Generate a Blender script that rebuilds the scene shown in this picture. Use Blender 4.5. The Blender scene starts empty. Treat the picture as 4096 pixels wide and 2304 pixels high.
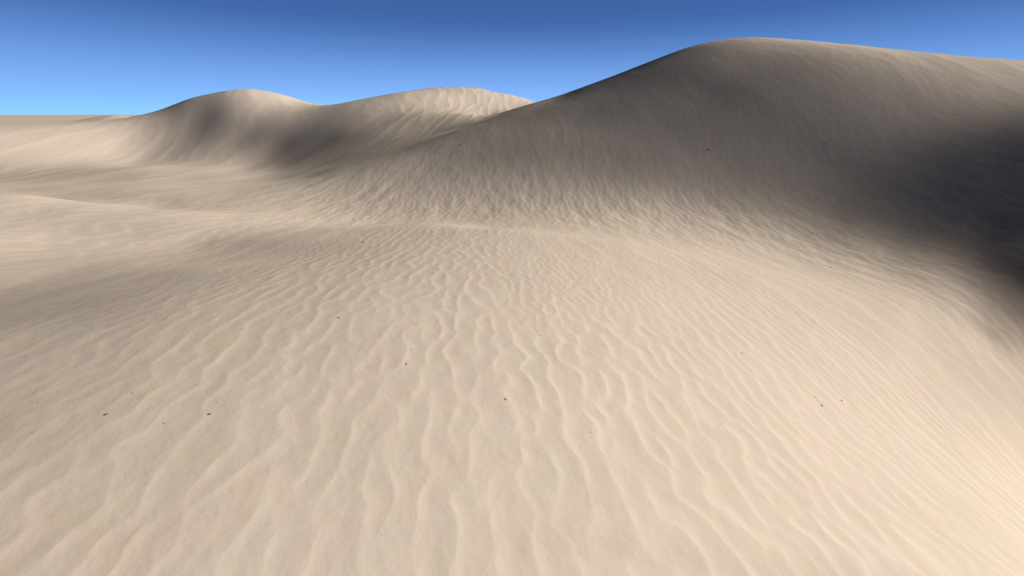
import bpy, math
import numpy as np
from mathutils import Vector, Quaternion

S = bpy.context.scene
COL = S.collection

# ------------------------------------------------------------------ terrain heights
# Broad dune heights (metres relative to the lens) as cubic B-spline coefficients over
# azimuth (3 degree steps, -84..84) and log distance (0.5..100 m).
# one row per azimuth step, in millimetres
HEIGHTS = [
    [-2631, -2623, -2615, -2607, -2597, -2581, -2556, -2519, -2472, -2415, -2349, -2275, -2195, -2113, -2030, -1949, -1873, -1800, -1736, -1686, -1659, -1658, -1687, -1747, -1833, -1933, -2028, -2109, -2177, -2237, -2297, -2365, -2450, -2560, -2703, -2879, -3085, -3311, -3551, -3802, -4074, -4385, -4740, -5125, -5536, -5934, -6291, -6582, -6795, -6914, -6913, -6746, -6369, -5770, -4976, -4065, -3139, -2287, -1582, -1113, -1094, -1099, -1100, -1100],
    [-2631, -2623, -2615, -2607, -2597, -2580, -2554, -2517, -2468, -2410, -2342, -2267, -2187, -2104, -2022, -1943, -1868, -1799, -1740, -1697, -1677, -1684, -1720, -1787, -1881, -1985, -2078, -2152, -2210, -2261, -2312, -2372, -2449, -2554, -2692, -2865, -3066, -3285, -3510, -3739, -3983, -4269, -4606, -4973, -5374, -5759, -6103, -6382, -6586, -6710, -6725, -6576, -6207, -5604, -4796, -3873, -2961, -2154, -1513, -1108, -1094, -1099, -1100, -1100],
    [-2630, -2622, -2614, -2606, -2596, -2579, -2552, -2514, -2464, -2404, -2335, -2259, -2178, -2096, -2014, -1936, -1864, -1798, -1744, -1709, -1697, -1712, -1756, -1830, -1930, -2040, -2130, -2194, -2243, -2284, -2326, -2377, -2447, -2545, -2680, -2851, -3049, -3261, -3472, -3677, -3887, -4146, -4470, -4815, -5211, -5581, -5910, -6174, -6370, -6499, -6535, -6411, -6050, -5440, -4610, -3669, -2770, -2013, -1444, -1106, -1095, -1100, -1100, -1100],
    [-2630, -2622, -2614, -2606, -2595, -2578, -2550, -2511, -2460, -2399, -2328, -2251, -2169, -2087, -2006, -1930, -1860, -1798, -1750, -1723, -1720, -1744, -1796, -1876, -1985, -2102, -2185, -2237, -2273, -2304, -2337, -2380, -2443, -2535, -2667, -2837, -3035, -3241, -3439, -3615, -3783, -4008, -4328, -4646, -5042, -5392, -5705, -5951, -6135, -6272, -6340, -6251, -5900, -5281, -4416, -3438, -2552, -1856, -1372, -1104, -1096, -1100, -1100, -1100],
    [-2630, -2622, -2613, -2605, -2595, -2577, -2548, -2508, -2455, -2392, -2321, -2242, -2160, -2077, -1997, -1923, -1857, -1800, -1759, -1741, -1749, -1783, -1844, -1930, -2048, -2172, -2244, -2277, -2300, -2320, -2345, -2381, -2436, -2523, -2654, -2825, -3024, -3226, -3413, -3556, -3667, -3844, -4178, -4464, -4864, -5182, -5480, -5704, -5870, -6018, -6133, -6097, -5754, -5126, -4210, -3171, -2298, -1678, -1293, -1102, -1097, -1100, -1100, -1100],
    [-2630, -2621, -2613, -2605, -2594, -2576, -2546, -2504, -2451, -2386, -2312, -2232, -2149, -2067, -1988, -1917, -1855, -1804, -1772, -1766, -1786, -1834, -1907, -1998, -2122, -2252, -2301, -2310, -2320, -2332, -2349, -2379, -2428, -2509, -2640, -2815, -3018, -3217, -3395, -3505, -3538, -3631, -4011, -4286, -4668, -4935, -5224, -5418, -5562, -5726, -5906, -5950, -5608, -4978, -3990, -2850, -2000, -1478, -1209, -1100, -1098, -1100, -1100, -1100],
    [-2630, -2621, -2613, -2605, -2594, -2575, -2544, -2501, -2445, -2379, -2304, -2222, -2139, -2056, -1979, -1912, -1856, -1812, -1790, -1800, -1836, -1902, -1990, -2087, -2213, -2339, -2350, -2332, -2332, -2338, -2350, -2376, -2419, -2495, -2628, -2808, -3018, -3212, -3390, -3469, -3408, -3384, -3826, -4043, -4458, -4629, -4926, -5079, -5199, -5380, -5649, -5812, -5446, -4843, -3759, -2458, -1656, -1261, -1125, -1098, -1099, -1100, -1100, -1100],
    [-2630, -2622, -2613, -2604, -2593, -2574, -2542, -2497, -2440, -2371, -2294, -2212, -2128, -2046, -1971, -1908, -1859, -1825, -1815, -1845, -1903, -1991, -2101, -2217, -2334, -2413, -2373, -2336, -2336, -2339, -2349, -2373, -2411, -2482, -2621, -2806, -3024, -3205, -3393, -3456, -3297, -3109, -3586, -3772, -4185, -4226, -4572, -4663, -4773, -4971, -5345, -5684, -5239, -4735, -3523, -1970, -1277, -1044, -1053, -1097, -1100, -1100, -1100, -1100],
    [-2631, -2622, -2613, -2604, -2593, -2573, -2540, -2493, -2434, -2364, -2285, -2201, -2116, -2036, -1965, -1907, -1867, -1846, -1850, -1906, -1992, -2104, -2229, -2343, -2410, -2392, -2346, -2330, -2333, -2334, -2346, -2371, -2409, -2478, -2627, -2811, -3034, -3190, -3395, -3459, -3236, -2955, -3089, -3320, -3545, -3602, -4098, -4121, -4302, -4501, -4965, -5563, -4931, -4683, -3292, -1362, -904, -852, -1009, -1097, -1101, -1099, -1099, -1100],
    [-2631, -2622, -2613, -2604, -2592, -2571, -2537, -2489, -2428, -2356, -2275, -2190, -2106, -2027, -1960, -1910, -1881, -1876, -1898, -1982, -2095, -2219, -2335, -2402, -2401, -2362, -2330, -2321, -2318, -2326, -2346, -2371, -2413, -2495, -2657, -2829, -3043, -3158, -3370, -3429, -3182, -2782, -2573, -3042, -2852, -3181, -3752, -3899, -3885, -4003, -4461, -5389, -4450, -4750, -3043, -642, -632, -715, -1003, -1093, -1101, -1098, -1098, -1099],
    [-2632, -2622, -2613, -2604, -2592, -2570, -2535, -2485, -2422, -2347, -2265, -2179, -2095, -2019, -1958, -1917, -1902, -1920, -1970, -2077, -2200, -2318, -2396, -2407, -2377, -2341, -2314, -2302, -2304, -2319, -2337, -2365, -2435, -2555, -2714, -2861, -3014, -3136, -3266, -3231, -3138, -2836, -2438, -2570, -2304, -2929, -2972, -3138, -3371, -3561, -3784, -4865, -3836, -5036, -2578, -18, -615, -636, -1018, -1052, -1106, -1107, -1100, -1098],
    [-2632, -2623, -2614, -2604, -2591, -2569, -2532, -2480, -2415, -2339, -2255, -2169, -2086, -2014, -1960, -1930, -1932, -1976, -2065, -2185, -2306, -2393, -2416, -2395, -2359, -2326, -2306, -2297, -2300, -2312, -2326, -2368, -2455, -2572, -2710, -2848, -2990, -3093, -3228, -3182, -3072, -2736, -2714, -2166, -2066, -2329, -2602, -2809, -2978, -3217, -3431, -3505, -4070, -4437, -977, -578, -914, -541, -974, -940, -1151, -1173, -1126, -1099],
    [-2633, -2623, -2614, -2604, -2590, -2567, -2529, -2476, -2409, -2331, -2246, -2159, -2078, -2011, -1966, -1952, -1973, -2041, -2167, -2290, -2395, -2433, -2418, -2386, -2350, -2320, -2299, -2291, -2295, -2299, -2317, -2372, -2459, -2573, -2705, -2843, -2943, -3089, -3189, -3145, -3064, -2843, -2578, -1997, -2457, -3096, -2869, -3001, -3233, -3360, -3604, -3860, -3966, -3412, -880, -663, -922, -1033, -1013, -1082, -1280, -1319, -1184, -1104],
    [-2633, -2624, -2614, -2604, -2590, -2566, -2527, -2472, -2403, -2323, -2236, -2150, -2071, -2011, -1979, -1985, -2033, -2133, -2263, -2380, -2448, -2444, -2418, -2385, -2348, -2317, -2296, -2291, -2290, -2290, -2312, -2365, -2450, -2560, -2691, -2811, -2917, -3086, -3141, -3134, -3090, -2794, -2346, -2470, -2947, -2987, -2799, -2998, -3188, -3435, -3745, -3717, -3511, -3236, -556, -595, -661, -609, -912, -892, -1175, -1243, -1155, -1101],
    [-2634, -2624, -2614, -2604, -2589, -2565, -2524, -2468, -2397, -2316, -2228, -2141, -2066, -2014, -1997, -2028, -2106, -2222, -2351, -2450, -2473, -2447, -2416, -2380, -2346, -2317, -2301, -2294, -2285, -2284, -2307, -2361, -2447, -2554, -2689, -2790, -2898, -3081, -3120, -3176, -3076, -2583, -2549, -2899, -3030, -2793, -2902, -3092, -3308, -3516, -3785, -3328, -3376, -3290, -171, -899, -444, -681, -176, -769, -1069, -1127, -1109, -1098],
    [-2634, -2624, -2614, -2604, -2589, -2564, -2522, -2464, -2392, -2309, -2221, -2135, -2063, -2020, -2021, -2071, -2182, -2304, -2430, -2494, -2483, -2449, -2417, -2380, -2345, -2318, -2305, -2296, -2282, -2278, -2302, -2360, -2448, -2551, -2680, -2738, -2934, -3103, -3127, -3276, -2928, -2585, -2917, -3201, -2822, -2787, -2949, -3159, -3366, -3534, -3517, -3092, -3789, -3297, 192, -887, 2080, -8093, -4648, -1195, -1047, -1094, -1098, -1099],
    [-2635, -2624, -2614, -2603, -2588, -2562, -2520, -2461, -2387, -2303, -2214, -2130, -2062, -2030, -2054, -2130, -2254, -2380, -2489, -2517, -2487, -2453, -2419, -2382, -2349, -2324, -2310, -2299, -2281, -2279, -2313, -2368, -2448, -2551, -2657, -2747, -2988, -3073, -3179, -3259, -2818, -2743, -3128, -2947, -2794, -2942, -3098, -3320, -3508, -3641, -3450, -3431, -3590, -2369, 1127, -489, -1904, -6303, -7776, -1491, -1023, -1086, -1099, -1100],
    [-2635, -2625, -2614, -2603, -2588, -2562, -2518, -2458, -2384, -2299, -2210, -2127, -2064, -2042, -2092, -2190, -2319, -2444, -2529, -2528, -2491, -2458, -2423, -2387, -2355, -2331, -2317, -2301, -2278, -2283, -2321, -2370, -2450, -2550, -2649, -2806, -2971, -3059, -3149, -3141, -2879, -2993, -3073, -2898, -2883, -3002, -3171, -3412, -3591, -3576, -3485, -3482, -2914, -1332, 3271, -3129, -2096, -5130, -10963, -1868, -1032, -1085, -1100, -1100],
    [-2635, -2625, -2614, -2603, -2587, -2561, -2517, -2456, -2381, -2296, -2208, -2127, -2070, -2057, -2128, -2250, -2376, -2497, -2555, -2534, -2497, -2463, -2429, -2394, -2363, -2339, -2324, -2303, -2279, -2292, -2326, -2376, -2456, -2548, -2662, -2823, -2952, -3010, -3087, -3118, -2988, -3068, -3043, -2850, -2863, -3064, -3257, -3426, -3692, -3591, -3715, -3082, -2427, 1028, 2410, -4303, -421, -5799, -8874, -1659, -1035, -1088, -1100, -1100],
    [-2635, -2625, -2614, -2603, -2587, -2560, -2516, -2455, -2379, -2294, -2208, -2131, -2081, -2086, -2173, -2304, -2430, -2540, -2572, -2540, -2503, -2471, -2436, -2402, -2371, -2347, -2331, -2304, -2286, -2300, -2333, -2385, -2462, -2547, -2672, -2814, -2918, -2954, -3070, -3124, -3104, -3140, -3006, -2780, -2845, -3009, -3239, -3351, -3602, -3555, -3171, -2732, -761, 1248, 2264, -3820, 778, -6535, -3513, -1141, -1045, -1094, -1100, -1100],
    [-2635, -2625, -2614, -2603, -2587, -2560, -2515, -2454, -2379, -2295, -2210, -2137, -2096, -2119, -2220, -2352, -2476, -2575, -2585, -2547, -2513, -2479, -2447, -2414, -2380, -2355, -2337, -2304, -2288, -2305, -2337, -2390, -2462, -2548, -2673, -2795, -2872, -2946, -3069, -3171, -3217, -3169, -2943, -2699, -2674, -2977, -2919, -3068, -3338, -2898, -2502, -1712, 204, 910, 2079, -2587, 129, -5181, -1347, -1067, -1094, -1102, -1101, -1100],
    [-2635, -2625, -2614, -2603, -2587, -2560, -2515, -2454, -2379, -2297, -2214, -2146, -2113, -2151, -2259, -2394, -2515, -2601, -2596, -2557, -2523, -2492, -2459, -2426, -2393, -2367, -2344, -2310, -2296, -2312, -2343, -2395, -2462, -2549, -2668, -2768, -2847, -2952, -3065, -3238, -3293, -3141, -2863, -2526, -2455, -2584, -2654, -2722, -2902, -2232, -1845, -735, 692, 887, 639, -751, 722, -4030, 1805, -717, -1093, -1104, -1100, -1100],
    [-2635, -2625, -2614, -2603, -2587, -2560, -2515, -2455, -2381, -2300, -2220, -2156, -2129, -2180, -2295, -2430, -2548, -2621, -2606, -2569, -2536, -2505, -2475, -2442, -2406, -2381, -2357, -2322, -2307, -2323, -2353, -2401, -2462, -2547, -2655, -2743, -2847, -2937, -3073, -3307, -3314, -3067, -2752, -2296, -2195, -2299, -2305, -2337, -2389, -1620, -1074, -62, 1418, 340, 1134, 677, 1878, -3952, 691, -901, -1112, -1104, -1100, -1100],
    [-2635, -2625, -2614, -2603, -2587, -2560, -2516, -2456, -2384, -2305, -2229, -2169, -2150, -2208, -2326, -2462, -2576, -2639, -2617, -2583, -2550, -2521, -2491, -2457, -2424, -2399, -2374, -2338, -2322, -2338, -2366, -2408, -2463, -2543, -2646, -2729, -2848, -2902, -3106, -3355, -3294, -2963, -2608, -2048, -1941, -1971, -1936, -1951, -1955, -982, -676, 548, 1585, 1373, 1782, 1729, 2545, -2693, -442, -1064, -1116, -1102, -1100, -1100],
    [-2635, -2625, -2614, -2603, -2587, -2560, -2517, -2459, -2388, -2311, -2239, -2184, -2171, -2233, -2354, -2489, -2600, -2656, -2630, -2597, -2566, -2539, -2511, -2477, -2442, -2418, -2394, -2359, -2342, -2356, -2382, -2418, -2468, -2546, -2645, -2728, -2829, -2886, -3113, -3349, -3248, -2857, -2456, -1818, -1654, -1653, -1592, -1603, -1470, -654, -152, 645, 2147, 1599, 2357, 724, 3326, -1256, -905, -1116, -1110, -1101, -1100, -1100],
    [-2634, -2624, -2614, -2603, -2587, -2561, -2519, -2461, -2392, -2319, -2250, -2200, -2192, -2255, -2378, -2512, -2621, -2672, -2645, -2614, -2584, -2558, -2532, -2499, -2465, -2441, -2419, -2384, -2361, -2376, -2398, -2430, -2478, -2553, -2646, -2725, -2806, -2895, -3098, -3366, -3187, -2755, -2281, -1615, -1309, -1333, -1262, -1266, -1155, -328, 196, 655, 2160, 2411, 2532, 2465, 3084, -291, -914, -1109, -1104, -1100, -1100, -1100],
    [-2634, -2624, -2614, -2603, -2587, -2562, -2520, -2464, -2398, -2326, -2261, -2216, -2212, -2275, -2399, -2533, -2640, -2689, -2662, -2633, -2605, -2581, -2555, -2523, -2487, -2464, -2444, -2410, -2384, -2397, -2416, -2446, -2493, -2566, -2650, -2718, -2800, -2923, -3180, -3360, -3138, -2641, -2090, -1374, -993, -977, -987, -899, -805, -13, 202, 526, 1930, 2738, 2571, 3174, 2270, -58, -890, -1101, -1103, -1100, -1100, -1100],
    [-2633, -2623, -2613, -2603, -2588, -2563, -2522, -2468, -2403, -2334, -2272, -2232, -2232, -2293, -2415, -2550, -2657, -2706, -2682, -2654, -2627, -2604, -2580, -2549, -2514, -2491, -2471, -2439, -2408, -2419, -2435, -2465, -2512, -2583, -2659, -2722, -2800, -3006, -3246, -3328, -3099, -2529, -1897, -1134, -712, -575, -754, -424, -507, 218, 123, 368, 1257, 3158, 1894, 3826, 1421, -232, -940, -1102, -1102, -1100, -1100, -1100],
    [-2633, -2623, -2613, -2603, -2588, -2564, -2525, -2472, -2409, -2342, -2283, -2245, -2249, -2309, -2427, -2564, -2672, -2724, -2703, -2677, -2651, -2629, -2606, -2575, -2541, -2518, -2500, -2471, -2438, -2443, -2455, -2488, -2533, -2600, -2675, -2733, -2790, -3093, -3254, -3282, -3063, -2439, -1702, -920, -398, -327, -256, -218, -179, -133, -201, -7, 980, 2516, 1992, 3640, 877, -489, -1025, -1105, -1101, -1100, -1100, -1100],
    [-2632, -2622, -2613, -2603, -2588, -2565, -2527, -2476, -2415, -2350, -2291, -2253, -2258, -2325, -2438, -2573, -2685, -2741, -2726, -2701, -2677, -2656, -2634, -2605, -2572, -2548, -2532, -2502, -2471, -2469, -2479, -2515, -2559, -2622, -2698, -2750, -2823, -3096, -3246, -3262, -3033, -2370, -1513, -729, -134, 77, 115, 197, 286, 407, 423, 319, 325, 1959, 2296, 497, -94, -800, -1115, -1108, -1101, -1100, -1100, -1100],
    [-2631, -2622, -2612, -2602, -2589, -2566, -2529, -2480, -2421, -2358, -2299, -2258, -2255, -2330, -2446, -2581, -2696, -2758, -2749, -2727, -2703, -2684, -2665, -2638, -2607, -2581, -2568, -2544, -2509, -2501, -2508, -2543, -2588, -2647, -2719, -2775, -2857, -3121, -3235, -3254, -3017, -2322, -1353, -550, 149, 395, 490, 620, 738, 862, 671, 231, 432, 1072, 1360, 2035, -43, -904, -1160, -1108, -1100, -1100, -1100, -1100],
    [-2630, -2621, -2612, -2602, -2589, -2567, -2532, -2484, -2427, -2367, -2309, -2266, -2256, -2330, -2447, -2584, -2703, -2773, -2773, -2753, -2731, -2714, -2698, -2673, -2644, -2616, -2605, -2586, -2552, -2539, -2544, -2576, -2622, -2678, -2748, -2804, -2893, -3159, -3233, -3251, -3019, -2306, -1229, -405, 431, 693, 794, 937, 1171, 1237, 925, 334, 325, 1409, 81, 544, -437, -1031, -1193, -1107, -1099, -1100, -1100, -1100],
    [-2629, -2621, -2612, -2602, -2590, -2569, -2535, -2489, -2435, -2376, -2322, -2282, -2276, -2339, -2444, -2580, -2707, -2787, -2796, -2781, -2762, -2746, -2733, -2714, -2687, -2659, -2647, -2641, -2607, -2586, -2588, -2616, -2662, -2718, -2786, -2847, -2957, -3172, -3268, -3258, -3039, -2331, -1156, -274, 641, 1137, 1271, 1494, 1698, 1758, 1241, 610, 468, 991, -210, -244, -774, -1143, -1217, -1107, -1099, -1100, -1100, -1100],
    [-2628, -2620, -2611, -2602, -2590, -2570, -2538, -2494, -2443, -2387, -2336, -2301, -2298, -2347, -2437, -2571, -2705, -2797, -2818, -2808, -2793, -2780, -2772, -2759, -2734, -2704, -2689, -2690, -2666, -2639, -2636, -2662, -2708, -2761, -2823, -2886, -3002, -3200, -3296, -3272, -3069, -2383, -1138, -143, 822, 1500, 1747, 1937, 2235, 2109, 1499, 892, 617, 654, -273, -591, -970, -1210, -1227, -1107, -1098, -1100, -1100, -1100],
    [-2627, -2619, -2611, -2602, -2591, -2572, -2541, -2500, -2451, -2399, -2351, -2320, -2321, -2368, -2432, -2560, -2698, -2804, -2840, -2836, -2826, -2816, -2811, -2804, -2785, -2755, -2736, -2742, -2733, -2700, -2688, -2711, -2757, -2811, -2867, -2928, -3038, -3231, -3327, -3299, -3109, -2464, -1182, -49, 964, 1831, 2211, 2485, 2734, 2092, 1664, 1141, 761, 496, -258, -702, -1044, -1227, -1221, -1106, -1098, -1100, -1100, -1100],
    [-2626, -2618, -2611, -2602, -2591, -2573, -2544, -2505, -2459, -2410, -2365, -2336, -2335, -2372, -2423, -2551, -2686, -2807, -2861, -2866, -2859, -2853, -2852, -2852, -2844, -2816, -2788, -2787, -2796, -2773, -2751, -2763, -2807, -2863, -2920, -2983, -3091, -3263, -3368, -3351, -3179, -2576, -1279, -28, 1069, 2068, 2672, 2992, 3230, 2391, 1927, 1402, 922, 475, -197, -691, -1033, -1203, -1201, -1105, -1099, -1100, -1100, -1100],
    [-2625, -2618, -2610, -2602, -2592, -2575, -2547, -2510, -2466, -2420, -2377, -2346, -2339, -2360, -2408, -2538, -2672, -2803, -2880, -2896, -2894, -2891, -2893, -2898, -2898, -2878, -2852, -2846, -2862, -2854, -2831, -2828, -2860, -2915, -2979, -3052, -3155, -3311, -3414, -3416, -3272, -2725, -1444, -66, 1103, 2248, 2984, 3569, 3475, 2834, 2282, 1683, 1100, 535, -108, -621, -973, -1153, -1172, -1104, -1099, -1100, -1100, -1100],
    [-2624, -2617, -2610, -2602, -2592, -2576, -2551, -2516, -2474, -2429, -2387, -2355, -2339, -2345, -2387, -2519, -2655, -2790, -2893, -2926, -2929, -2931, -2934, -2940, -2951, -2948, -2925, -2908, -2922, -2935, -2925, -2909, -2924, -2973, -3040, -3118, -3219, -3356, -3458, -3473, -3335, -2898, -1696, -182, 1082, 2297, 3235, 3767, 3802, 3268, 2644, 1951, 1271, 628, -9, -528, -892, -1090, -1139, -1102, -1100, -1100, -1100, -1100],
    [-2623, -2616, -2609, -2602, -2593, -2578, -2554, -2521, -2481, -2439, -2397, -2362, -2340, -2334, -2364, -2495, -2634, -2771, -2895, -2954, -2967, -2972, -2976, -2986, -3002, -3010, -3003, -2987, -2987, -3006, -3019, -3007, -3005, -3041, -3104, -3183, -3287, -3411, -3509, -3530, -3393, -3037, -1993, -433, 1045, 2202, 3311, 3799, 3892, 3568, 2932, 2158, 1403, 713, 82, -435, -807, -1025, -1106, -1101, -1100, -1100, -1100, -1100],
    [-2622, -2615, -2609, -2602, -2594, -2579, -2557, -2526, -2489, -2448, -2408, -2372, -2346, -2336, -2364, -2478, -2609, -2744, -2882, -2976, -3004, -3012, -3023, -3032, -3052, -3077, -3084, -3071, -3067, -3080, -3106, -3112, -3108, -3121, -3169, -3237, -3355, -3491, -3592, -3598, -3471, -3137, -2268, -812, 854, 2135, 3134, 3642, 3690, 3721, 3100, 2263, 1467, 765, 151, -353, -727, -964, -1076, -1100, -1100, -1100, -1100, -1100],
    [-2620, -2614, -2608, -2602, -2594, -2581, -2560, -2531, -2496, -2458, -2420, -2385, -2359, -2351, -2381, -2473, -2589, -2717, -2857, -2981, -3036, -3055, -3068, -3081, -3104, -3132, -3164, -3168, -3164, -3170, -3194, -3215, -3226, -3229, -3253, -3289, -3404, -3563, -3677, -3685, -3567, -3227, -2495, -1243, 471, 1978, 3000, 3353, 3555, 3822, 3122, 2231, 1441, 770, 192, -288, -658, -909, -1049, -1100, -1101, -1100, -1100, -1100],
    [-2619, -2613, -2608, -2602, -2595, -2582, -2563, -2536, -2504, -2468, -2432, -2400, -2377, -2372, -2402, -2479, -2581, -2698, -2822, -2964, -3063, -3094, -3119, -3134, -3157, -3190, -3230, -3261, -3273, -3280, -3297, -3319, -3345, -3360, -3370, -3390, -3465, -3610, -3743, -3783, -3681, -3318, -2639, -1630, -72, 1623, 2792, 3049, 3320, 3778, 2925, 2039, 1325, 728, 208, -238, -598, -861, -1025, -1099, -1101, -1100, -1100, -1100],
    [-2618, -2613, -2607, -2602, -2595, -2584, -2566, -2541, -2512, -2479, -2446, -2417, -2397, -2396, -2425, -2492, -2583, -2690, -2800, -2931, -3065, -3131, -3168, -3194, -3218, -3250, -3296, -3345, -3380, -3403, -3422, -3441, -3464, -3489, -3504, -3517, -3557, -3666, -3798, -3859, -3783, -3432, -2730, -1883, -629, 1010, 2457, 2791, 2951, 3477, 2450, 1707, 1150, 663, 212, -197, -546, -818, -1004, -1099, -1101, -1100, -1100, -1100],
    [-2617, -2612, -2607, -2602, -2596, -2585, -2569, -2547, -2520, -2490, -2460, -2434, -2418, -2420, -2448, -2508, -2593, -2698, -2800, -2904, -3049, -3148, -3211, -3252, -3287, -3321, -3365, -3425, -3484, -3529, -3564, -3590, -3611, -3635, -3658, -3669, -3677, -3739, -3848, -3900, -3845, -3498, -2802, -1996, -1033, 287, 1844, 2617, 2626, 3230, 1874, 1348, 983, 609, 221, -156, -497, -779, -984, -1098, -1102, -1100, -1100, -1100],
    [-2616, -2611, -2606, -2602, -2596, -2587, -2572, -2552, -2527, -2501, -2474, -2452, -2440, -2443, -2470, -2524, -2601, -2697, -2793, -2872, -3022, -3146, -3236, -3302, -3352, -3396, -3442, -3504, -3583, -3652, -3712, -3758, -3792, -3822, -3850, -3858, -3849, -3855, -3915, -3952, -3888, -3603, -2889, -2062, -1198, -214, 1018, 2214, 2550, 2255, 1211, 1116, 906, 602, 252, -107, -447, -740, -966, -1098, -1102, -1100, -1100, -1100],
    [-2615, -2610, -2606, -2602, -2596, -2588, -2575, -2557, -2535, -2511, -2489, -2470, -2460, -2465, -2490, -2539, -2608, -2690, -2769, -2832, -2987, -3127, -3240, -3333, -3404, -3465, -3521, -3586, -3669, -3766, -3857, -3933, -3994, -4037, -4073, -4091, -4078, -4035, -4009, -4020, -3883, -3599, -2982, -2151, -1264, -387, 445, 1369, 2319, 2511, 1638, 1276, 976, 655, 307, -50, -395, -703, -948, -1097, -1102, -1100, -1100, -1100],
    [-2614, -2609, -2605, -2602, -2597, -2589, -2578, -2562, -2542, -2522, -2502, -2487, -2480, -2486, -2510, -2553, -2614, -2685, -2754, -2824, -2963, -3118, -3227, -3343, -3439, -3527, -3604, -3678, -3759, -3859, -3975, -4090, -4199, -4286, -4356, -4414, -4444, -4427, -4360, -4175, -3963, -3544, -2997, -2282, -1382, -424, 355, 909, 1363, 2159, 2134, 1516, 1097, 736, 375, 10, -344, -667, -931, -1097, -1102, -1100, -1100, -1100],
    [-2613, -2609, -2605, -2601, -2597, -2591, -2580, -2566, -2549, -2532, -2515, -2503, -2498, -2505, -2527, -2566, -2620, -2683, -2749, -2826, -2956, -3101, -3224, -3345, -3453, -3562, -3664, -3758, -3852, -3957, -4081, -4218, -4366, -4504, -4622, -4705, -4752, -4791, -4742, -4825, -4199, -3422, -2894, -2307, -1573, -565, 269, 861, 1271, 1195, 1653, 1484, 1156, 802, 436, 64, -300, -636, -917, -1097, -1103, -1100, -1100, -1100],
    [-2612, -2608, -2605, -2601, -2598, -2592, -2583, -2571, -2556, -2541, -2527, -2517, -2515, -2522, -2543, -2579, -2627, -2684, -2749, -2832, -2953, -3093, -3230, -3334, -3466, -3582, -3704, -3822, -3941, -4062, -4194, -4338, -4496, -4660, -4821, -4980, -5086, -5167, -5129, -5123, -4916, -3664, -2873, -2163, -1562, -874, 35, 342, 1054, 1404, 1505, 1426, 1167, 836, 475, 102, -267, -613, -905, -1096, -1103, -1100, -1100, -1100],
    [-2611, -2607, -2604, -2601, -2598, -2593, -2585, -2575, -2562, -2550, -2538, -2531, -2530, -2538, -2558, -2591, -2635, -2688, -2753, -2837, -2952, -3086, -3223, -3339, -3488, -3593, -3732, -3864, -4001, -4143, -4296, -4464, -4651, -4859, -5093, -5332, -5543, -5695, -5802, -5735, -5888, -4859, -3147, -2518, -1388, -885, 43, 381, 947, 1359, 1431, 1356, 1134, 828, 481, 114, -253, -601, -898, -1096, -1103, -1100, -1100, -1100],
    [-2610, -2607, -2604, -2601, -2598, -2594, -2587, -2578, -2568, -2558, -2549, -2543, -2544, -2553, -2572, -2603, -2644, -2693, -2758, -2842, -2952, -3080, -3214, -3341, -3487, -3603, -3754, -3899, -4050, -4218, -4395, -4592, -4809, -5049, -5314, -5605, -5929, -6223, -6542, -6573, -6879, -7066, -5237, -4359, -2578, -1295, -160, 295, 736, 1168, 1289, 1232, 1042, 768, 444, 95, -261, -602, -897, -1096, -1103, -1100, -1100, -1100],
    [-2609, -2606, -2604, -2601, -2599, -2595, -2589, -2582, -2574, -2565, -2558, -2555, -2557, -2566, -2585, -2614, -2653, -2699, -2763, -2846, -2952, -3075, -3207, -3339, -3483, -3613, -3771, -3930, -4101, -4296, -4486, -4696, -4921, -5172, -5449, -5756, -6115, -6499, -6946, -7426, -7721, -7024, -6651, -5518, -4411, -2840, -1138, -364, 218, 799, 1021, 1017, 876, 646, 359, 38, -295, -620, -903, -1096, -1103, -1100, -1100, -1100],
    [-2609, -2606, -2604, -2601, -2599, -2596, -2591, -2585, -2579, -2572, -2567, -2565, -2568, -2578, -2597, -2625, -2661, -2706, -2768, -2850, -2952, -3071, -3200, -3335, -3477, -3619, -3779, -3948, -4132, -4335, -4538, -4749, -4976, -5224, -5487, -5744, -6000, -6292, -6844, -7767, -7441, -7306, -6739, -6250, -5443, -4578, -3255, -1800, -643, 231, 605, 695, 628, 460, 223, -57, -358, -654, -917, -1096, -1103, -1100, -1100, -1100],
    [-2608, -2606, -2603, -2602, -2600, -2597, -2593, -2589, -2583, -2578, -2575, -2574, -2578, -2589, -2608, -2634, -2670, -2713, -2774, -2853, -2952, -3067, -3193, -3328, -3471, -3618, -3780, -3953, -4139, -4339, -4537, -4733, -4934, -5135, -5323, -5471, -5575, -5703, -6204, -7083, -6491, -6408, -6188, -5748, -5378, -4707, -4326, -2915, -1528, -478, 59, 273, 303, 212, 38, -191, -448, -707, -938, -1096, -1102, -1100, -1100, -1100],
    [-2608, -2606, -2603, -2602, -2600, -2598, -2595, -2591, -2587, -2584, -2582, -2583, -2588, -2599, -2618, -2644, -2678, -2720, -2779, -2856, -2952, -3063, -3187, -3320, -3462, -3612, -3773, -3944, -4126, -4313, -4493, -4660, -4810, -4934, -5015, -5034, -4977, -4901, -5224, -5919, -5565, -5371, -4843, -4611, -3978, -4068, -4342, -3447, -2223, -1177, -542, -212, -80, -86, -190, -359, -564, -776, -967, -1097, -1102, -1100, -1100, -1100],
    [-2608, -2606, -2604, -2602, -2601, -2599, -2597, -2594, -2591, -2589, -2588, -2591, -2597, -2609, -2627, -2653, -2686, -2727, -2784, -2859, -2952, -3060, -3181, -3312, -3452, -3601, -3759, -3925, -4095, -4264, -4416, -4541, -4627, -4658, -4621, -4517, -4336, -4138, -4298, -4791, -4637, -4357, -3687, -3587, -4013, -4015, -4233, -3688, -2730, -1799, -1139, -723, -499, -422, -453, -557, -703, -862, -1003, -1098, -1101, -1100, -1100, -1100],
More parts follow.
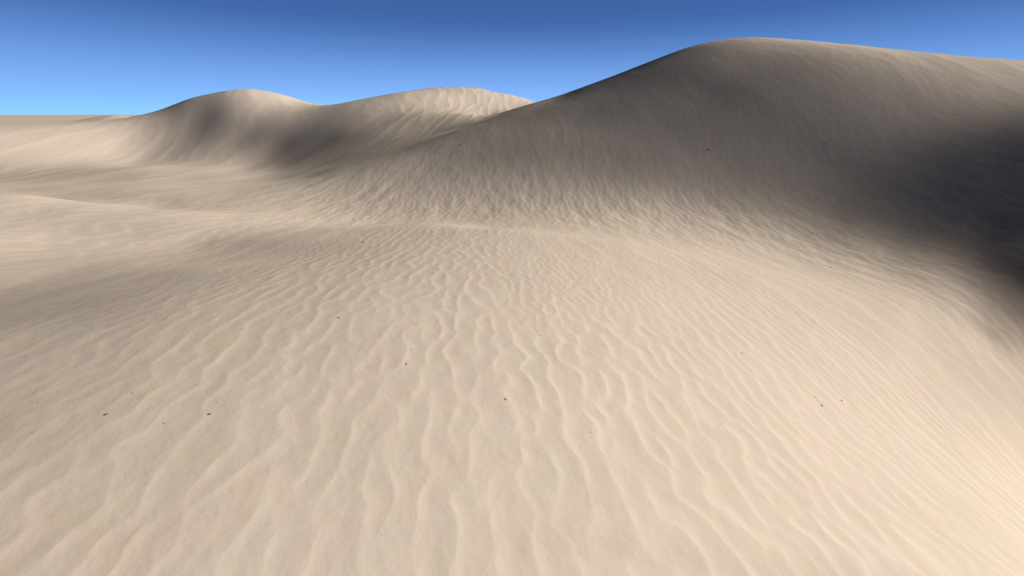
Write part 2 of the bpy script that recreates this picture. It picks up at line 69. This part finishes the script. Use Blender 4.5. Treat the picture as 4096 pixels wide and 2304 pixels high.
    [-2608, -2606, -2604, -2602, -2601, -2600, -2599, -2597, -2595, -2594, -2595, -2598, -2605, -2617, -2636, -2661, -2694, -2734, -2790, -2862, -2952, -3057, -3175, -3303, -3441, -3587, -3739, -3897, -4053, -4198, -4317, -4393, -4407, -4340, -4186, -3976, -3715, -3472, -3520, -3831, -3804, -3621, -3268, -3353, -3740, -3890, -4100, -3798, -3101, -2332, -1701, -1232, -933, -780, -739, -777, -861, -961, -1048, -1099, -1101, -1100, -1100, -1100],
    [-2608, -2606, -2604, -2603, -2602, -2601, -2601, -2600, -2599, -2599, -2600, -2605, -2613, -2626, -2644, -2669, -2702, -2740, -2795, -2865, -2952, -3054, -3169, -3294, -3429, -3570, -3716, -3863, -4002, -4121, -4203, -4226, -4168, -4006, -3743, -3440, -3120, -2844, -2814, -3010, -3074, -3076, -3119, -3376, -3421, -3697, -3969, -3856, -3384, -2781, -2211, -1722, -1369, -1149, -1041, -1012, -1033, -1071, -1099, -1101, -1100, -1100, -1100, -1100],
    [-2608, -2606, -2604, -2603, -2603, -2603, -2602, -2602, -2603, -2604, -2606, -2611, -2620, -2634, -2652, -2678, -2709, -2747, -2800, -2868, -2952, -3051, -3163, -3285, -3416, -3552, -3691, -3826, -3947, -4040, -4083, -4053, -3922, -3672, -3313, -2924, -2542, -2227, -2134, -2263, -2402, -2579, -2876, -3246, -3285, -3552, -3865, -3902, -3623, -3174, -2676, -2191, -1799, -1522, -1349, -1256, -1213, -1189, -1156, -1106, -1100, -1100, -1100, -1100],
]
NA, NQ = 57, 62
A0, A1 = math.radians(-84), math.radians(84)
Q0, Q1 = math.log(.5), math.log(100.)
DA, DQ = math.radians(3), (Q1 - Q0) / (NQ - 1)
COEF = np.array(HEIGHTS, float) / 1000.0
LIFT = 3.0                                   # ground level below the lens sits near z = 0


def basis(t, n):
    i = np.clip(np.floor(t).astype(int), 0, n - 2)
    f = t - i
    w = np.stack([(1 - f) ** 3, 3 * f ** 3 - 6 * f ** 2 + 4, -3 * f ** 3 + 3 * f ** 2 + 3 * f + 1, f ** 3], -1) / 6
    m = np.zeros((len(t), n + 2))
    rows = np.arange(len(t))
    for k in range(4):
        m[rows, i + k] += w[:, k]
    return m


def broad(az, r):
    """grid of broad heights, rows = azimuth, columns = distance"""
    ac = np.clip(az, A0, A1)
    ta = (ac - A0) / DA
    tq = (np.log(np.clip(r, .55, 99)) - Q0) / DQ
    h = basis(ta, NA) @ COEF @ basis(tq, NQ).T
    # the rounded cap of the left far dune
    h = h + .62 * np.exp(-.5 * (((np.sin(az)[:, None] * r + 24.6) / 2.9) ** 2 + ((np.cos(az)[:, None] * r - 41.3) / 4.0) ** 2))
    back = np.clip((np.abs(az) - A1) / math.radians(40), 0, 1)
    back = back * back * (3 - 2 * back)
    h = h * (1 - back[:, None]) + (-2.6) * back[:, None]
    far = np.clip((r - 66) / 26, 0, 1)
    far = far * far * (3 - 2 * far)
    h = h * (1 - far) + (-1.1) * far
    # under and just ahead of the viewpoint the hill is one smooth cap, fitted to the ground around it
    sa, ca = np.sin(az)[:, None] * r, np.cos(az)[:, None] * r
    near = np.clip((2.45 - ca) / .65, 0, 1) * np.clip((6.5 - r) / 2, 0, 1)[None, :]
    near = near * near * (3 - 2 * near)
    gx, gy = np.meshgrid(np.arange(-5.4, 5.5, .6), np.array([2.2, 2.5, 2.8, 3.1, 3.5, 4.0]), indexing='ij')
    gx, gy = gx.ravel(), gy.ravel()
    ga, gr = np.arctan2(gx, gy), np.hypot(gx, gy)
    hr = ((basis((ga - A0) / DA, NA) @ COEF) * basis((np.log(gr) - Q0) / DQ, NQ)).sum(1)
    cap = lambda x, y: np.stack([np.ones_like(x), x, y, x * x, x * y, x ** 3, x ** 4, y * x * x], -1)
    fit, *_ = np.linalg.lstsq(cap(gx, gy), hr, rcond=None)
    base = cap(np.clip(sa, -5.4, 5.4), np.clip(ca, -.5, 4)) @ fit
    return h * (1 - near) + base * near + LIFT


# ------------------------------------------------------------------ wind ripples
TILE, TN = 26.0, 2048
rng = np.random.default_rng(11)
kf = np.fft.fftfreq(TN, TILE / TN)
KX, KY = np.meshgrid(kf, kf)                  # array rows = y, columns = x


def smooth_noise(scale, aniso=1.0):
    n = np.fft.fft2(rng.standard_normal((TN, TN)))
    g = np.exp(-.5 * ((KX * scale) ** 2 + (KY * scale * aniso) ** 2) * 6)
    f = np.real(np.fft.ifft2(n * g))
    return (f - f.mean()) / f.std()


def ripple(lam, sx, sy, sharp, fall, soft=.028, warp=.0):
    """sinuous ripple train, crests along y, from one-sided band-passed noise"""
    n = np.fft.fft2(rng.standard_normal((TN, TN)))
    k0 = 1 / lam
    band = np.exp(-.5 * ((KX - k0) / (k0 * sx)) ** 2 - .5 * (KY / (k0 * sy)) ** 2) * (KX > 0)
    a = np.fft.ifft2(n * band)
    amp = np.abs(a)
    amp = np.clip(amp / np.sqrt((amp ** 2).mean()), 0, 1.5) ** .38
    th = np.angle(a)
    if warp: th = th + warp * smooth_noise(lam * 1.1, .8)
    f = (th / (2 * math.pi)) % 1.0
    p = np.where(f < fall, (1 - f / fall) ** sharp, ((f - fall) / (1 - fall)) ** 2)
    h = amp * (p - .4) * lam
    hk = np.fft.fft2(h)                       # round the crests a little
    g = np.exp(-.5 * ((KX ** 2 + KY ** 2) * (lam * soft * 2 * math.pi) ** 2))
    return np.real(np.fft.ifft2(hk * g))


R_FINE = ripple(.27, .30, .36, 2.0, .48, .024, .6)
R_CLOSE = ripple(.19, .32, .50, 2.0, .45, .015, .6)
R_TINY = ripple(.13, .40, .60, 1.6, .45, .03)
R_MID = ripple(.80, .33, .42, 2.0, .45, .03, .6)
R_BIG = ripple(2.2, .38, .42, 2.0, .42, .04, .6)
R_FACE = ripple(.36, .34, .75, 2.0, .45, .02, .5)
MOTTLE = smooth_noise(.42, 1.2)
PATCH = smooth_noise(1.1, 1.4)
LUMP = smooth_noise(.10)


def tile_at(t, x, y):
    u = (x / TILE % 1.0) * TN
    v = (y / TILE % 1.0) * TN
    i, j = np.floor(u).astype(int), np.floor(v).astype(int)
    fu, fv = u - i, v - j
    i1, j1 = (i + 1) % TN, (j + 1) % TN
    i %= TN
    j %= TN
    return (t[j, i] * (1 - fu) + t[j, i1] * fu) * (1 - fv) + (t[j1, i] * (1 - fu) + t[j1, i1] * fu) * fv


def sstep(e0, e1, x):
    t = np.clip((x - e0) / (e1 - e0), 0, 1)
    return t * t * (3 - 2 * t)


RF, RM, RB, RT = .0138, .0070, .012, .0040


def ripples(x, y, r, lit):
    """small relief and its crest tone; lit = how far the slope faces the wind and sun side (lee slopes are smoother)"""
    # the wind swings round over the low ground on the left, so the crests turn there
    turn = sstep(2.5, 15, -x + .12 * y) * (1 - sstep(20, 62, r))
    wx = x + .5 * np.sin(y * .13 + .6) + .35 * np.sin(x * .11 + y * .07) - .62 * turn * (y - .75 * np.abs(x) - 5)
    # and leans the other way on the right flank and up the tall dune's face
    lean = sstep(-3, 11, x) * (1 - sstep(22, 60, r))
    wx = wx + .46 * lean * (y - 7)
    wy = y + .4 * np.sin(x * .12 + 2.0)
    pt = np.clip(tile_at(PATCH, wx * .37 + 3, wy * .37), -2, 2)
    swap = .85 * sstep(.3, 1.2, tile_at(PATCH, wx * .55 + 11, wy * .4 + 2))
    fine = ((1 - swap) * tile_at(R_FINE, wx, wy) + 1.1 * swap * tile_at(R_CLOSE, wx + 1, wy)) * (1 + .22 * pt) * (1 - .45 * sstep(24, 46, r))
    face = sstep(10.5, 14.5, r) * (1 - sstep(23, 30, r))
    fine = fine * (1 - face) + .95 * face * tile_at(R_FACE, wx + 3, wy + 6)
    mott = tile_at(MOTTLE, wx, wy)
    mid = tile_at(R_MID, wx + 5, wy + 9) * (1 - .2 * pt)
    big = tile_at(R_BIG, wx + 2, wy + 4)
    lump = tile_at(LUMP, x, y) * (1 - sstep(8, 16, r))
    w_big = (.15 + .85 * sstep(9, 22, r)) * (1 - .6 * face)
    w_mid = (.40 + .60 * sstep(5, 14, r)) * (1 - .65 * face)
    w_all = 1 - sstep(60, 90, r)
    lee = .07 + .93 * sstep(.04, .32, lit)
    z = (lee * (RF * (1 + .05 * face) * fine + .0045 * face * mott + RM * w_mid * mid + RB * w_big * big + RT * tile_at(R_TINY, wx + 7, wy + 1) * (1 - sstep(10, 20, r))) + .0005 * lump) * w_all
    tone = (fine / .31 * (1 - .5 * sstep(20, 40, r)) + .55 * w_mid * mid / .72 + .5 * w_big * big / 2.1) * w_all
    return z, tone


# ------------------------------------------------------------------ one sheet of sand, split along the valleys
az_mid = np.radians(np.arange(-76, 76.001, .105))
az_side = np.radians(np.concatenate([np.arange(-180, -76, 2.0), az_mid * 180 / math.pi, np.arange(78, 180.1, 2.0)]))
AZ = az_side
RR = np.concatenate([np.exp(np.linspace(math.log(.7), math.log(1.6), 130))[:-1],
                     np.exp(np.linspace(math.log(1.6), math.log(64), 1240)),
                     [66, 69, 73, 78, 84, 92, 110, 140, 200, 320, 600, 1200, 2500, 6000]])
na, nr = len(AZ), len(RR)
H = broad(AZ, RR)
X = np.sin(AZ)[:, None] * RR[None]
Y = np.cos(AZ)[:, None] * RR[None]
RG = np.broadcast_to(RR[None], X.shape)
# slope of the broad form towards the sun side
dha = np.gradient(H, AZ, axis=0)
dhq = np.gradient(H, np.log(RR), axis=1)
SUN_EL, SUN_AZ = math.radians(21), math.radians(80)      # azimuth clockwise from straight ahead
rel = SUN_AZ - AZ[:, None]
hs = (dha * np.sin(rel) + dhq * np.cos(rel)) / RG
LIT = np.clip((math.sin(SUN_EL) - math.cos(SUN_EL) * hs) / np.sqrt(1 + (dha ** 2 + dhq ** 2) / RG ** 2), 0, 1)
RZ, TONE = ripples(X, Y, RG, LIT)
Z = H + RZ
P = np.stack([X, Y, Z], -1).astype(np.float32)
# normals of the whole sheet, so that the split meshes meet without a seam
da = np.gradient(P, axis=0)
dr = np.gradient(P, axis=1)
N = np.cross(da, dr)
N *= np.where(N[..., 2:] < 0, -1, 1)
N /= np.linalg.norm(N, axis=-1, keepdims=True) + 1e-12


def in_poly(a, q, poly):
    px, py = poly[:, 0], poly[:, 1]
    inside = np.zeros(a.shape, bool)
    j = len(poly) - 1
    for i in range(len(poly)):
        c = ((py[i] > q) != (py[j] > q)) & (a < (px[j] - px[i]) * (q - py[i]) / (py[j] - py[i] + 1e-12) + px[i])
        inside ^= c
        j = i
    return inside


# plan outlines (azimuth in degrees, distance in metres)
BIG = [(74, 18), (55.5, 15.2), (52.2, 14.6), (47.9, 13.5), (40.9, 13.1), (32.6, 13.1), (17.8, 12.2), (0.1, 11.2), (-13.6, 11.7),
       (-22.3, 15.9), (-27.4, 22.6), (-25.3, 29.4), (-20.2, 31.7), (-12.5, 33), (-6, 36), (0, 44), (8, 54), (20, 60), (50, 60), (74, 50)]
MID = [(-27.4, 22.6), (-30.3, 29.2), (-29.9, 37.0), (-28.1, 38.6), (-25.5, 39.9), (-23.3, 44), (-22, 60), (0, 62), (20, 60.5),
       (8, 54), (0, 44), (-6, 36), (-12.5, 33), (-20.2, 31.7), (-25.3, 29.4)]
LEFT = [(-30.3, 29.2), (-33.8, 35.2), (-37.4, 38.1), (-40.1, 41.9), (-42.4, 44.4), (-41.9, 46.5), (-41.1, 48.2), (-40.5, 51), (-41, 62),
        (-22, 62), (-23.3, 44), (-25.5, 39.9), (-28.1, 38.6), (-29.9, 37.0)]
LOW = [(-40.1, 41.9), (-44.9, 44.4), (-48.7, 45.6), (-51.0, 46.3), (-62, 48), (-62, 60), (-41, 60), (-40.5, 51), (-41.1, 48.2), (-41.9, 46.5), (-42.4, 44.4)]
fa = np.degrees(.5 * (AZ[1:] + AZ[:-1]))[:, None] + 0 * RR[None, 1:]
fq = np.log(np.sqrt(RR[1:] * RR[:-1]))[None] + 0 * fa
region = np.zeros(fa.shape, int)
for k, poly in enumerate((BIG, MID, LEFT, LOW), 1):
    pl = np.array(poly, float)
    pl[:, 1] = np.log(pl[:, 1])
    region[in_poly(fa, fq, pl) & (region == 0)] = k
vid = np.arange(na * nr).reshape(na, nr)
QUADS = np.stack([vid[:-1, :-1], vid[:-1, 1:], vid[1:, 1:], vid[1:, :-1]], -1)   # wound to face up below
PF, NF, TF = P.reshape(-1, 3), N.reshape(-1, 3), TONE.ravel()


def sheet(name, quads, mat):
    quads = quads.reshape(-1, 4)
    used = np.zeros(len(PF), bool)
    used[quads.ravel()] = True
    new = np.cumsum(used) - 1
    q = new[quads].astype(np.int32)
    v = PF[used]
    e1 = v[q[0, 1]] - v[q[0, 0]]
    e2 = v[q[0, 2]] - v[q[0, 0]]
    if np.cross(e1, e2)[2] < 0:
        q = q[:, ::-1]
    me = bpy.data.meshes.new(name)
    me.vertices.add(len(v))
    me.vertices.foreach_set('co', v.ravel())
    me.loops.add(q.size)
    me.loops.foreach_set('vertex_index', np.ascontiguousarray(q).ravel())
    me.polygons.add(len(q))
    me.polygons.foreach_set('loop_start', np.arange(0, q.size, 4, dtype=np.int32))
    me.update(calc_edges=True)
    me.polygons.foreach_set('use_smooth', np.ones(len(q), bool))
    at = me.attributes.new('custom_normal', 'FLOAT_VECTOR', 'POINT')
    at.data.foreach_set('vector', NF[used].astype(np.float32).ravel())
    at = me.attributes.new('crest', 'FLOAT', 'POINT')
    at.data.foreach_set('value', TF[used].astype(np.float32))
    me.materials.append(mat)
    me.update()
    ob = bpy.data.objects.new(name, me)
    COL.objects.link(ob)
    return ob


def tag(o, label, cat=None, group=None, kind=None):
    o['label'] = label
    if cat: o['category'] = cat
    if group: o['group'] = group
    if kind: o['kind'] = kind
    return o


# ------------------------------------------------------------------ materials
def sand_material():
    m = bpy.data.materials.new('sand')
    m.use_nodes = True
    nt = m.node_tree
    N_, L = nt.nodes, nt.links
    b = N_['Principled BSDF']
    b.inputs['Roughness'].default_value = 1.0
    b.inputs['Specular IOR Level'].default_value = 0.0
    geo = N_.new('ShaderNodeNewGeometry')

    def noise(scale, detail, rough=.5):
        n = N_.new('ShaderNodeTexNoise')
        n.inputs['Scale'].default_value = scale
        n.inputs['Detail'].default_value = detail
        n.inputs['Roughness'].default_value = rough
        L.new(geo.outputs['Position'], n.inputs['Vector'])
        return n

    def mix(fac, a, c, blend='MIX'):
        x = N_.new('ShaderNodeMix')
        x.data_type = 'RGBA'
        x.blend_type = blend
        for s, v in ((x.inputs['Factor'], fac), (x.inputs[6], a), (x.inputs[7], c)):
            if isinstance(v, bpy.types.NodeSocket): L.new(v, s)
            else: s.default_value = v if isinstance(v, float) else (*v, 1)
        return x.outputs[2]

    def remap(s, a, c, lo=0., hi=1.):
        x = N_.new('ShaderNodeMapRange')
        x.inputs['From Min'].default_value = a
        x.inputs['From Max'].default_value = c
        x.inputs['To Min'].default_value = lo
        x.inputs['To Max'].default_value = hi
        L.new(s, x.inputs['Value'])
        return x.outputs['Result']
    pale = SAND
    pink = (SAND[0] * 1.03, SAND[1] * .955, SAND[2] * .97)
    straw = (SAND[0] * .985, SAND[1] * 1.0, SAND[2] * .88)
    c = mix(remap(noise(2.6, 3).outputs['Fac'], .45, .80), pale, pink)
    n2 = noise(3.7, 3)
    c = mix(remap(n2.outputs['Fac'], .50, .90), c, straw)
    # dusty grey-brown stains and scattered dark grains
    st = noise(7.0, 5, .65)
    c = mix(remap(st.outputs['Fac'], .57, .80, 0., .20), c, (SAND[0] * .72, SAND[1] * .72, SAND[2] * .74))
    gr = noise(85.0, 2, .6)
    c = mix(remap(gr.outputs['Fac'], .66, .80, 0., .22), c, (SAND[0] * .6, SAND[1] * .58, SAND[2] * .58))
    # ripple shading painted into the colour, plus grain sorting: paler crests, darker troughs
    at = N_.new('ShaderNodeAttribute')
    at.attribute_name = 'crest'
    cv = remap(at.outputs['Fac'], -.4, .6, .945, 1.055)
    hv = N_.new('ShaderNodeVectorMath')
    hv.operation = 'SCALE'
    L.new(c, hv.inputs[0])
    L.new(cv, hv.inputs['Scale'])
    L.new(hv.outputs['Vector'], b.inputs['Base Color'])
    bp = N_.new('ShaderNodeBump')
    bp.inputs['Strength'].default_value = .35
    bp.inputs['Distance'].default_value = .006
    L.new(noise(22.0, 5, .6).outputs['Fac'], bp.inputs['Height'])
    L.new(bp.outputs['Normal'], b.inputs['Normal'])
    return m


def stone_material():
    m = bpy.data.materials.new('dark_stone')
    m.use_nodes = True
    nt = m.node_tree
    b = nt.nodes['Principled BSDF']
    b.inputs['Roughness'].default_value = .9
    n = nt.nodes.new('ShaderNodeTexNoise')
    n.inputs['Scale'].default_value = 60
    r = nt.nodes.new('ShaderNodeValToRGB')
    r.color_ramp.elements[0].color = (.16, .13, .105, 1)
    r.color_ramp.elements[1].color = (.30, .25, .20, 1)
    nt.links.new(n.outputs['Fac'], r.inputs['Fac'])
    nt.links.new(r.outputs['Color'], b.inputs['Base Color'])
    return m


SKYK = .0015
SAND = (.585, .495, .404)
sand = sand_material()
stone = stone_material()

names = ['ground', 'dune', 'dune', 'dune', 'dune']
labels = ['rippled pale sand in the foreground and hollow, running out to the flat horizon',
          'tallest dune on the right, its near face in deep shade',
          'middle far dune with a sunlit top behind the tall dune shoulder',
          'rounded far dune with a bright right flank, nearest the flat horizon',
          'low bright sand rise left of the rounded far dune']
for k in range(5):
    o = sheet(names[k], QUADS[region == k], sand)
    tag(o, labels[k], 'sand' if k == 0 else 'dune', None if k == 0 else 'desert sand dunes', 'structure')

# ------------------------------------------------------------------ dark stones lying on the sand
def height_at(x, y):
    r = math.hypot(x, y)
    a = np.array([math.atan2(x, y)])
    rr = np.array([r])
    e = .01
    h0 = broad(a, np.array([r, r * (1 + e)]))[0]
    h1 = broad(a + e, rr)[0, 0]
    dq, dz = (h0[1] - h0[0]) / e, (h1 - h0[0]) / e
    k = (dz * math.sin(SUN_AZ - a[0]) + dq * math.cos(SUN_AZ - a[0])) / r
    lit = (math.sin(SUN_EL) - math.cos(SUN_EL) * k) / math.sqrt(1 + (dz ** 2 + dq ** 2) / r ** 2)
    return float(h0[0] + ripples(np.array([[x]]), np.array([[y]]), np.array([[r]]), np.array([[max(lit, 0)]]))[0][0, 0])


def stone_mesh(seed):
    g = np.random.default_rng(seed)
    nu, nv = 14, 9
    d = g.standard_normal((5, 3))
    d /= np.linalg.norm(d, axis=1)[:, None]
    cut = g.uniform(.62, .9, 5)
    vs, fs = [], []
    ax = (1.0, g.uniform(.6, .8), g.uniform(.34, .48))
    for i in range(nv + 1):
        th = math.pi * i / nv
        for j in range(nu):
            ph = 2 * math.pi * j / nu
            v = np.array([math.sin(th) * math.cos(ph), math.sin(th) * math.sin(ph), math.cos(th)])
            rad = min([1.0] + [c / max(v @ n, 1e-3) for n, c in zip(d, cut) if v @ n > 0])
            rad *= 1 + .05 * math.sin(3 * ph + seed) * math.sin(th)
            vs.append(tuple(v * rad * .5 * np.array(ax)))
    for i in range(nv):
        for j in range(nu):
            fs.append((i * nu + j, (i + 1) * nu + j, (i + 1) * nu + (j + 1) % nu, i * nu + (j + 1) % nu))
    me = bpy.data.meshes.new('pebble')
    me.from_pydata(vs, [], fs)
    me.polygons.foreach_set('use_smooth', np.ones(len(fs), bool))
    me.materials.append(stone)
    me.update()
    return me


STONES = [stone_mesh(s) for s in range(5)]
PEBBLES = [
    (-3.405, 2.637, .050, 'big dark stone on the dim left foreground sand, left one of the big pair'),
    (-2.579, 2.680, .047, 'big dark stone on the dim left foreground sand, right one of the big pair'),
    (-2.873, 2.562, .028, 'faint grey pebble just below and between the two big left stones'),
    (-3.410, 2.900, .030, 'faint grey pebble just above the left one of the big stone pair'),
    (-4.146, 2.787, .026, 'small dull pebble nearest the lower left edge of the sand'),
    (-2.607, 2.817, .022, 'tiny pebble just above the right one of the big stone pair'),
    (-3.884, 3.274, .024, 'tiny flat pebble on the left slope, above the big stone pair'),
    (-4.554, 3.599, .030, 'small flat pebble on the left slope, second nearest the left edge'),
    (-4.368, 4.643, .047, 'narrow dark stone high on the shaded left slope, above the other left pebbles'),
    (-7.843, 5.752, .046, 'dark sliver of stone far out by the left edge on the shaded slope'),
    (-3.125, 4.043, .032, 'small pebble left of centre, upper one of two close together'),
    (-2.854, 3.869, .031, 'small pebble left of centre, lower one of two close together'),
    (-1.121, 3.549, .044, 'dark round stone left of the middle, with a smaller pebble just behind it'),
    (-1.129, 3.808, .030, 'small brown pebble just behind the dark round stone left of the middle'),
    (-2.145, 4.370, .050, 'dark pointed stone left of centre with a tiny crumb behind it'),
    (-2.258, 4.478, .024, 'tiny crumb of stone just behind the dark pointed stone'),
    (-.064, 3.197, .040, 'dark squarish stone almost exactly in the middle of the foreground'),
    (.373, 3.254, .020, 'tiny crumb of stone just right of the squarish middle stone'),
    (.768, 2.956, .028, 'lone small brown pebble in front of and right of the middle stone'),
    (.361, 4.417, .030, 'small reddish pebble behind the middle stone, left one of two'),
    (.677, 4.273, .030, 'small reddish pebble behind the middle stone, right one of two'),
    (1.755, 6.625, .036, 'small pebble in the middle distance, right of centre before the hollow'),
    (-3.546, 9.090, .066, 'flat dark stone at the rim of the hollow, left of centre'),
    (3.399, 4.996, .036, 'small grey pebble on the sunlit sand midway to the right edge'),
    (2.610, 5.249, .029, 'tiny pebble on sunlit sand, left of the grey one'),
    (1.932, 3.601, .027, 'small rusty pebble on bright sand right of the middle stone'),
    (4.267, 4.371, .055, 'biggest dark stone of the cluster on the bright right foreground'),
    (4.780, 4.630, .045, 'slim dark pebble of the right foreground cluster, on its right'),
    (4.250, 4.501, .032, 'tiny pebble of the right foreground cluster, just behind its biggest stone'),
    (4.855, 4.231, .032, 'tiny pebble of the right foreground cluster, nearest the viewer'),
    (7.677, 8.501, .074, 'flat dark stone at the edge of the big shadow on the right'),
    (8.781, 10.276, .077, 'thin dark stone where the right slope fades into the big shadow'),
    (9.642, 12.384, .077, 'small dark stone at the foot of the tallest dune'),
    (7.733, 16.454, .156, 'largest dark stone high on the shaded face of the tallest dune'),
    (11.938, 16.013, .106, 'dark stone on the tallest dune face, farthest right of its stones'),
    (10.089, 18.689, .100, 'small stone near the top of the tallest dune, right one of two'),
    (8.628, 19.082, .103, 'small stone near the top of the tallest dune, left one of two'),
    (2.503, 17.075, .163, 'dark stone low on the left flank of the tallest dune, front one of two'),
    (2.326, 17.609, .100, 'smaller stone on the left flank of the tallest dune, back one of two'),
    (-2.347, 19.136, .181, 'long dark stone on the shoulder between the tallest and middle dunes'),
    (-2.622, 43.528, .274, 'dark stone on the sunlit top of the middle far dune'),
    (-21.082, 34.805, .228, 'dark stone on the shaded front of the rounded far dune'),
]
for k, (x, y, w, lab) in enumerate(PEBBLES):
    o = bpy.data.objects.new('pebble', STONES[k % 5])
    COL.objects.link(o)
    e = .05
    hx = (height_at(x + e, y) - height_at(x - e, y)) / (2 * e)
    hy = (height_at(x, y + e) - height_at(x, y - e)) / (2 * e)
    nrm = Vector((-hx, -hy, 1)).normalized()
    q = nrm.to_track_quat('Z', 'Y')
    o.rotation_mode = 'QUATERNION'
    o.rotation_quaternion = q @ Quaternion((0, 0, 1), k * 2.39996)
    k_ = w * (.62 if w < .036 else .78 if w < .09 else .5)
    o.scale = (k_, k_, k_ * (.8 if w < .09 else .6))
    o.location = (x, y, height_at(x, y) + k_ * .03)            # half sunk in the sand
    tag(o, lab, 'stone', 'dark stones scattered on the sand')

# ------------------------------------------------------------------ daylight
d = Vector((math.sin(SUN_AZ) * math.cos(SUN_EL), math.cos(SUN_AZ) * math.cos(SUN_EL), math.sin(SUN_EL)))
ld = bpy.data.lights.new('sun', 'SUN')
ld.energy = 5.0
ld.angle = math.radians(.5)
ld.color = (1.0, .965, .91)
lo = bpy.data.objects.new('sun', ld)
lo.rotation_euler = d.to_track_quat('Z', 'Y').to_euler()
lo.location = (20, 5, 30)
COL.objects.link(lo)

EXPOSURE = .55
w = bpy.data.worlds.new('World')
S.world = w
w.use_nodes = True
nt = w.node_tree
NN, LL = nt.nodes, nt.links
bg = NN['Background']
sky = NN.new('ShaderNodeTexSky')
sky.sky_type = 'NISHITA'
sky.sun_disc = False
sky.sun_elevation = SUN_EL
sky.sun_rotation = SUN_AZ
sky.altitude = 1500
sky.dust_density = .3
sky.ozone_density = 1.5
tc = NN.new('ShaderNodeTexCoord')
nz = NN.new('ShaderNodeVectorMath'); nz.operation = 'NORMALIZE'
LL.new(tc.outputs['Generated'], nz.inputs[0])
sp = NN.new('ShaderNodeSeparateXYZ')
LL.new(nz.outputs['Vector'], sp.inputs[0])
asn = NN.new('ShaderNodeMath'); asn.operation = 'ARCSINE'
LL.new(sp.outputs['Z'], asn.inputs[0])
mr = NN.new('ShaderNodeMapRange')
mr.inputs['From Max'].default_value = math.radians(16)
LL.new(asn.outputs[0], mr.inputs['Value'])
rp = NN.new('ShaderNodeValToRGB')
SKY = [(0, (148, 211, 257)), (.9, (142, 204, 256)), (2.1, (133, 188, 255)), (2.9, (129, 180, 251)), (4.7, (115, 163, 232)), (6.7, (95, 142, 211)),
       (8.6, (80, 121, 189)), (9.9, (69, 107, 176)), (11.2, (66, 102, 167)), (12.4, (64, 98, 161)), (16, (58, 90, 152))]
lin = lambda c: ((c / 255 + .055) / 1.055) ** 2.4
els = rp.color_ramp.elements
while len(els) < len(SKY): els.new(.5)
for e, (deg, c) in zip(els, SKY):
    e.position = deg / 16
for e, (deg, c) in zip(rp.color_ramp.elements, SKY):
    k = 2 ** -EXPOSURE
    e.color = (lin(c[0]) * k, lin(c[1]) * k, lin(c[2]) * k, 1)
LL.new(mr.outputs['Result'], rp.inputs['Fac'])
scl = NN.new('ShaderNodeVectorMath'); scl.operation = 'SCALE'
scl.inputs['Scale'].default_value = SKYK
LL.new(sky.outputs['Color'], scl.inputs[0])
mr2 = NN.new('ShaderNodeMapRange')
mr2.interpolation_type = 'SMOOTHSTEP'
mr2.inputs['From Min'].default_value = math.radians(12.6)
mr2.inputs['From Max'].default_value = math.radians(18)
LL.new(asn.outputs[0], mr2.inputs['Value'])
mx = NN.new('ShaderNodeMix'); mx.data_type = 'RGBA'
LL.new(mr2.outputs['Result'], mx.inputs['Factor'])
LL.new(rp.outputs['Color'], mx.inputs[6])
LL.new(scl.outputs['Vector'], mx.inputs[7])
LL.new(mx.outputs[2], bg.inputs['Color'])
bg.inputs['Strength'].default_value = 1.0

# ------------------------------------------------------------------ camera
cd = bpy.data.cameras.new('camera')
cd.sensor_width = 36
cd.lens = 36 * 1000 / 2576
cd.clip_start = .05
cd.clip_end = 20000
co = bpy.data.objects.new('camera', cd)
COL.objects.link(co)
co.location = (0, 0, LIFT)
co.rotation_euler = (math.radians(90) - math.atan(436 / 1000), 0, 0)
S.camera = co

S.view_settings.view_transform = 'Standard'
S.view_settings.look = 'None'
S.view_settings.exposure = EXPOSURE
S.view_settings.gamma = 1
S.cycles.max_bounces = 6
S.cycles.diffuse_bounces = 1
